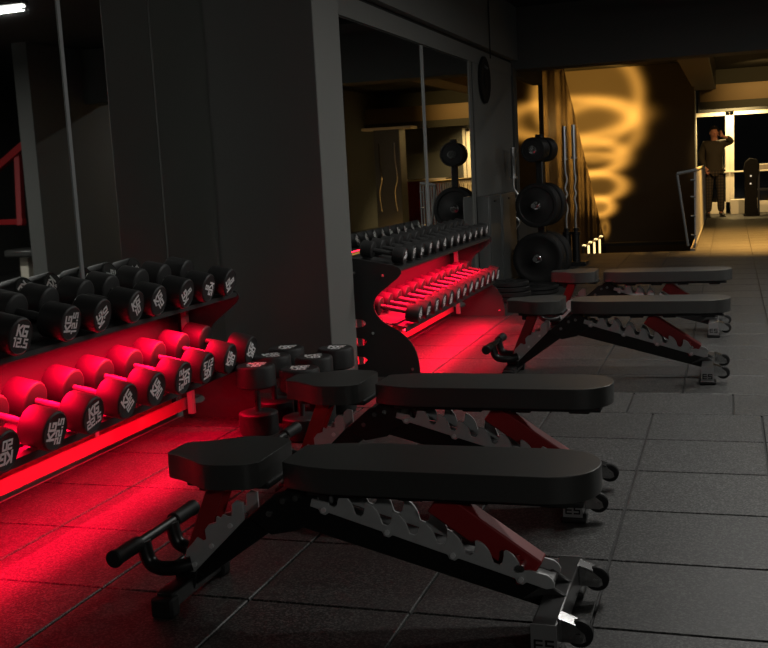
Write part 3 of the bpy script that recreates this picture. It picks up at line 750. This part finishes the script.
# ------------------------------------------------------------------ ceiling strip lamps
for i, ((x, y, z), pw, spr) in enumerate(LAMPS):
    l = thing('ceiling_lamp', ['white linear ceiling lamp over the far benches', 'white linear ceiling lamp over the middle of the aisle', 'unseen linear ceiling lamp added by the right wall as fill', 'unseen linear ceiling lamp added beyond the cross beam as fill', ][i], 'lamp', (x, y, z), group='linear ceiling lamps')
    MB().box((0, 0, .012), (1.26, .09, .03)).build('housing', STEELB, l, bevel=.004)
    MB().box((0, 0, -.018), (1.22, .045, .02)).build('tube', LAMPW, l, bevel=.004)
    for s in (-.5, .5): MB().cyl((s, 0, .02), (s, 0, CZ - z), .004, seg=6).build('cable', GROOVE, l)

fx = thing('added_fill_box', 'added box for the unseen fill light, high on the wall behind the viewpoint', 'lamp', (2.9, -2.52, 2.62))
MB().box((0, -.10, .03), (.10, .28, .05)).build('bracket', STEELB, fx); MB().box((0, .0, -.0), (.56, .06, .26), Matrix.Rotation(R(-12), 3, 'X')).build('housing', STEELB, fx, bevel=.01)  # box added to go with the fill light
# ------------------------------------------------------------------ person at the door
def skin(verts, edges, radii, name, m_, parent, root=0, sub=2):
    me = D.meshes.new(name + '_tmp'); me.from_pydata([Vector(v) for v in verts], edges, []); o = D.objects.new(name + '_tmp', me); COL.objects.link(o)
    s = o.modifiers.new('skin', 'SKIN'); s.use_smooth_shade = True
    for i, d in enumerate(me.skin_vertices[0].data):
        r = radii[i]; d.radius = r if isinstance(r, tuple) else (r, r); d.use_root = (i == root)
    b = o.modifiers.new('sub', 'SUBSURF'); b.levels = sub; b.render_levels = sub
    bpy.context.view_layer.update()
    dg = bpy.context.evaluated_depsgraph_get(); ev = D.meshes.new_from_object(o.evaluated_get(dg)); ev.name = name
    D.objects.remove(o); 
    ev.materials.clear(); ev.materials.append(m_)
    for p in ev.polygons: p.use_smooth = True
    n = D.objects.new(name, ev); COL.objects.link(n)
    if parent: n.parent = parent
    return n
SKINM = mat('skin', (.42, .19, .12), .55, mottling=.06, mscale=8)
HAIR = mat('dark_hair', (.006, .005, .004), .85, spec=.2, mottling=.3, mscale=40)
JACKET = mat('dark_jacket', (.026, .020, .011), .85, bump=.2, bscale=60, mottling=.2, mscale=9)
SHOE = mat('dark_shoes', (.02, .016, .012), .6, mottling=.1)
def build_person():
    P = thing('person', 'person in dark jacket and plaid trousers by the glass door, hand to face', 'person', (-.30, 22.3, 0), (0, 0, R(8)))
    # facing -Y; person's left is +X
    V = [(0, 0, .98), (0, 0, 1.18), (0, -.01, 1.38), (0, -.01, 1.50), (0, -.03, 1.565), (0, -.035, 1.66), (0, -.03, 1.73),      # 0-6 pelvis..crown
         (.17, 0, 1.44), (.335, -.05, 1.47), (.20, -.20, 1.56), (.13, -.17, 1.585),                                             # 7-10 raised arm (elbow out)
         (-.17, 0, 1.43), (-.235, .02, 1.20), (-.19, -.10, .99), (-.155, -.13, .945),                                           # 11-14 lowered arm, hand at pocket
         (.10, 0, .92), (.115, -.01, .50), (.13, .02, .09), (.145, -.16, .04),
         (-.09, 0, .92), (-.10, -.01, .50), (-.11, .02, .09), (-.125, -.16, .04)]
    E_ = [(0, 1), (1, 2), (2, 3), (3, 4), (4, 5), (5, 6), (2, 7), (7, 8), (8, 9), (9, 10), (2, 11), (11, 12), (12, 13), (13, 14), (0, 15), (15, 16), (16, 17), (17, 18), (0, 19), (19, 20), (20, 21), (21, 22)]
    rad = [(.12, .09), (.115, .085), (.12, .085), .050, .062, (.078, .092), (.055, .065), .045, .036, .028, .032, .045, .036, .028, .032, .075, .05, .03, .02, .075, .05, .03, .02]
    body = skin(V, E_, rad, 'body', SKINM, P)
    # face and hands joined into the body mesh
    bm = bmesh.new(); bm.from_mesh(body.data); mb = MB(); mb.bm.free(); mb.bm = bm
    mb.ball((0, -.045, 1.65), .085, (.86, 1.0, 1.22), 20)
    mb.tube([(0, -.125, 1.675), (0, -.148, 1.640), (0, -.132, 1.632)], [.009, .016, .010], 8)         # nose
    mb.tube([(-.026, -.122, 1.605), (0, -.130, 1.603), (.026, -.122, 1.605)], .007, 6)                 # mouth
    for s in (-1, 1):
        mb.ball((s*.030, -.118, 1.672), .010, (1.3, .7, .8), 8); mb.ball((s*.078, -.03, 1.65), .022, (.4, .8, 1.2), 10)
    for (base, dirs, sgn) in (((.125, -.165, 1.60), (-.35, .0, .93), 1), ((-.15, -.14, .93), (.3, -.3, -.9), -1)):
        bpt = Vector(base); dv = Vector(dirs).normalized(); side = dv.cross(Vector((0, 1, 0))).normalized()
        mb.ball(bpt, .036, (1, .55, 1.15), 12)
        for k in range(4):
            s0 = bpt + side*(.016*(k - 1.5)) + dv*.025; ln = (.062, .072, .068, .052)[k]
            mb.tube([s0, s0 + dv*ln*.5 + Vector((0, -.004, 0)), s0 + dv*ln + Vector((0, -.018*sgn, 0))], [.0095, .009, .007], 8)
        mb.tube([bpt + side*.03*sgn, bpt + side*.052*sgn + dv*.02, bpt + side*.050*sgn + dv*.05], [.011, .010, .008], 8)
    bm.to_mesh(body.data); bm.free()
    for p in body.data.polygons: p.use_smooth = True
    # hair
    mb = MB(); mb.ball((0, -.022, 1.70), .098, (.92, 1.02, .95), 20)
    cut = [v for v in mb.bm.verts if v.co.z < 1.672 or (v.co.y < -.09 and v.co.z < 1.725)]
    bmesh.ops.delete(mb.bm, geom=cut, context='VERTS')
    for v in mb.bm.verts: v.co += Vector((math.sin(v.co.x*90)*.006, math.sin(v.co.z*120)*.004, math.sin(v.co.y*80)*.006))
    hr = mb.build('hair', HAIR, P); hr.modifiers.new('thick', 'SOLIDIFY').thickness = .02
    # jacket with collar, trousers, shoes
    JV = [(0, .0, .86), (0, 0, 1.02), (0, 0, 1.20), (0, -.005, 1.38), (0, -.005, 1.50), (.175, 0, 1.445), (.345, -.05, 1.475), (.215, -.19, 1.555), (-.175, 0, 1.435), (-.245, .02, 1.20), (-.20, -.09, 1.01)]
    JE = [(0, 1), (1, 2), (2, 3), (3, 4), (3, 5), (5, 6), (6, 7), (3, 8), (8, 9), (9, 10)]
    skin(JV, JE, [(.205, .155), (.19, .145), (.18, .14), (.185, .135), (.07, .07), .085, .068, .050, .085, .070, .055], 'jacket', JACKET, P, 1)
    TV = [(0, 0, .97), (.10, 0, .88), (.12, -.015, .50), (.135, .02, .09), (-.09, 0, .88), (-.105, -.015, .50), (-.115, .02, .09)]
    skin(TV, [(0, 1), (1, 2), (2, 3), (0, 4), (4, 5), (5, 6)], [(.16, .12), .105, .082, .072, .105, .082, .072], 'trousers', PLAID, P)
    for s, xx in ((1, .14), (-1, -.12)):
        mb = MB(); mb.ball((xx + s*.01, -.06, .045), .055, (.85, 2.6, .8), 16); mb.box((xx + s*.01, -.06, .012), (.09, .27, .022)); mb.ball((xx, .02, .075), .055, (.85, 1, .9), 12)
        mb.build('shoe', SHOE, P)
    return P
build_person()
ph = MB().box((0, 0, 0), (.012, .07, .14)).build('phone', GROOVE, loc=(-.18, 22.115, 1.63), bevel=.003); tag(ph, 'dark phone held up beside the face of the person', 'phone')

# ------------------------------------------------------------------ dark pedestal and side table by the door
pd = thing('pedestal', 'tall black pedestal with two small lights before the glass door', 'pedestal', (.40, 22.4, 0))
mb = MB(); mb.box((0, 0, .02), (.30, .30, .04)); mb.plate([(-.13, .04), (.13, .04), (.11, .15), (.10, .70), (.145, .82), (.15, 1.0), (.10, 1.10), (-.03, 1.13), (-.12, 1.05), (-.15, .9), (-.12, .75)], lambda a, b, q: Vector((a, q, b)), -.10, .10)
mb.build('body', DISCM, pd, bevel=.012)
for x, z in ((-.01, .78), (-.015, .63)): MB().cyl((x, -.10, z), (x, -.108, z), .018, seg=12).build('indicator', mat('white_indicator', (.8, .8, .8), .4, emit=(1, .95, .85), estr=.35), pd)
tb = thing('side_table', 'small dark side table with a cream top right of the black pedestal', 'table', (.72, 22.6, 0))
MB().box((0, 0, .95), (.42, .40, .10)).build('table_top', FRAMEW, tb, bevel=.006)
MB().box((0, 0, .50), (.40, .36, .03)).build('shelf', STEELB, tb)
for sx in (-1, 1):
    for sy in (-1, 1): MB().box((sx*.18, sy*.16, .45), (.035, .035, .90)).build('leg', STEELB, tb)

# ------------------------------------------------------------------ things seen only in the mirrors
dk = thing('reception_desk', 'red reception desk with a cream top, seen in the far mirror', 'desk', (1.35, 21.3, 0))
MB().box((0, 0, .50), (.75, .45, 1.0)).build('front_panel', REDP, dk, bevel=.01); MB().box((0, 0, 1.03), (1.0, .5, .04)).build('counter_top', FRAMEW, dk, bevel=.008)
cb = thing('storage_rack', 'tall grey storage panel with hanging bars, seen in the far mirror', 'rack', (1.42, 19.2, 0))
MB().box((0, 0, 1.0), (.5, .40, 2.0)).build('panel', CLADM, cb, bevel=.01); MB().box((0, 0, 2.02), (.95, .45, .05)).build('top', FRAMEW, cb, bevel=.005)
for x in (-.16, .14):
    MB().tube(smooth_curve([(x, -.24, 1.75), (x, -.24, 1.4), (x - .03, -.24, 1.1), (x + .03, -.24, .85), (x, -.24, .5)], 4), .016, 10).build('hanging_bar', CHROME, cb)
mc = thing('chest_press_machine', 'red framed weight machine, seen in the near mirror', 'gym machine', (2.98, 11.45, 0))
mb = MB(); mb.bar((-.10, -.05, .80), (-.05, .1, 1.75), .08, .08); mb.bar((-.60, -.1, 1.98), (.5, .2, 1.45), .09, .09); mb.bar((-.15, -.05, .85), (.4, .1, .85), .07, .07); mb.bar((-.30, .2, .05), (-.34, .3, 1.95), .06, .06); mb.build('frame', REDP, mc, bevel=.006)
MB().box((-.18, .25, 1.2), (.26, .12, .75)).build('back_cushion', VINYL, mc, bevel=.03); MB().box((-.12, 0, .46), (.42, .42, .10)).build('seat_cushion', VINYL, mc, bevel=.03)
MB().box((-.05, .05, .2), (.12, .12, .42)).build('column', FRAMEW, mc, bevel=.01); MB().box((0, .05, .02), (.7, .5, .04)).build('base', STEELB, mc)
MB().cyl((-.42, -.1, .95), (-.36, -.13, .95), .22, seg=32).build('weight_disc', RUB, mc)
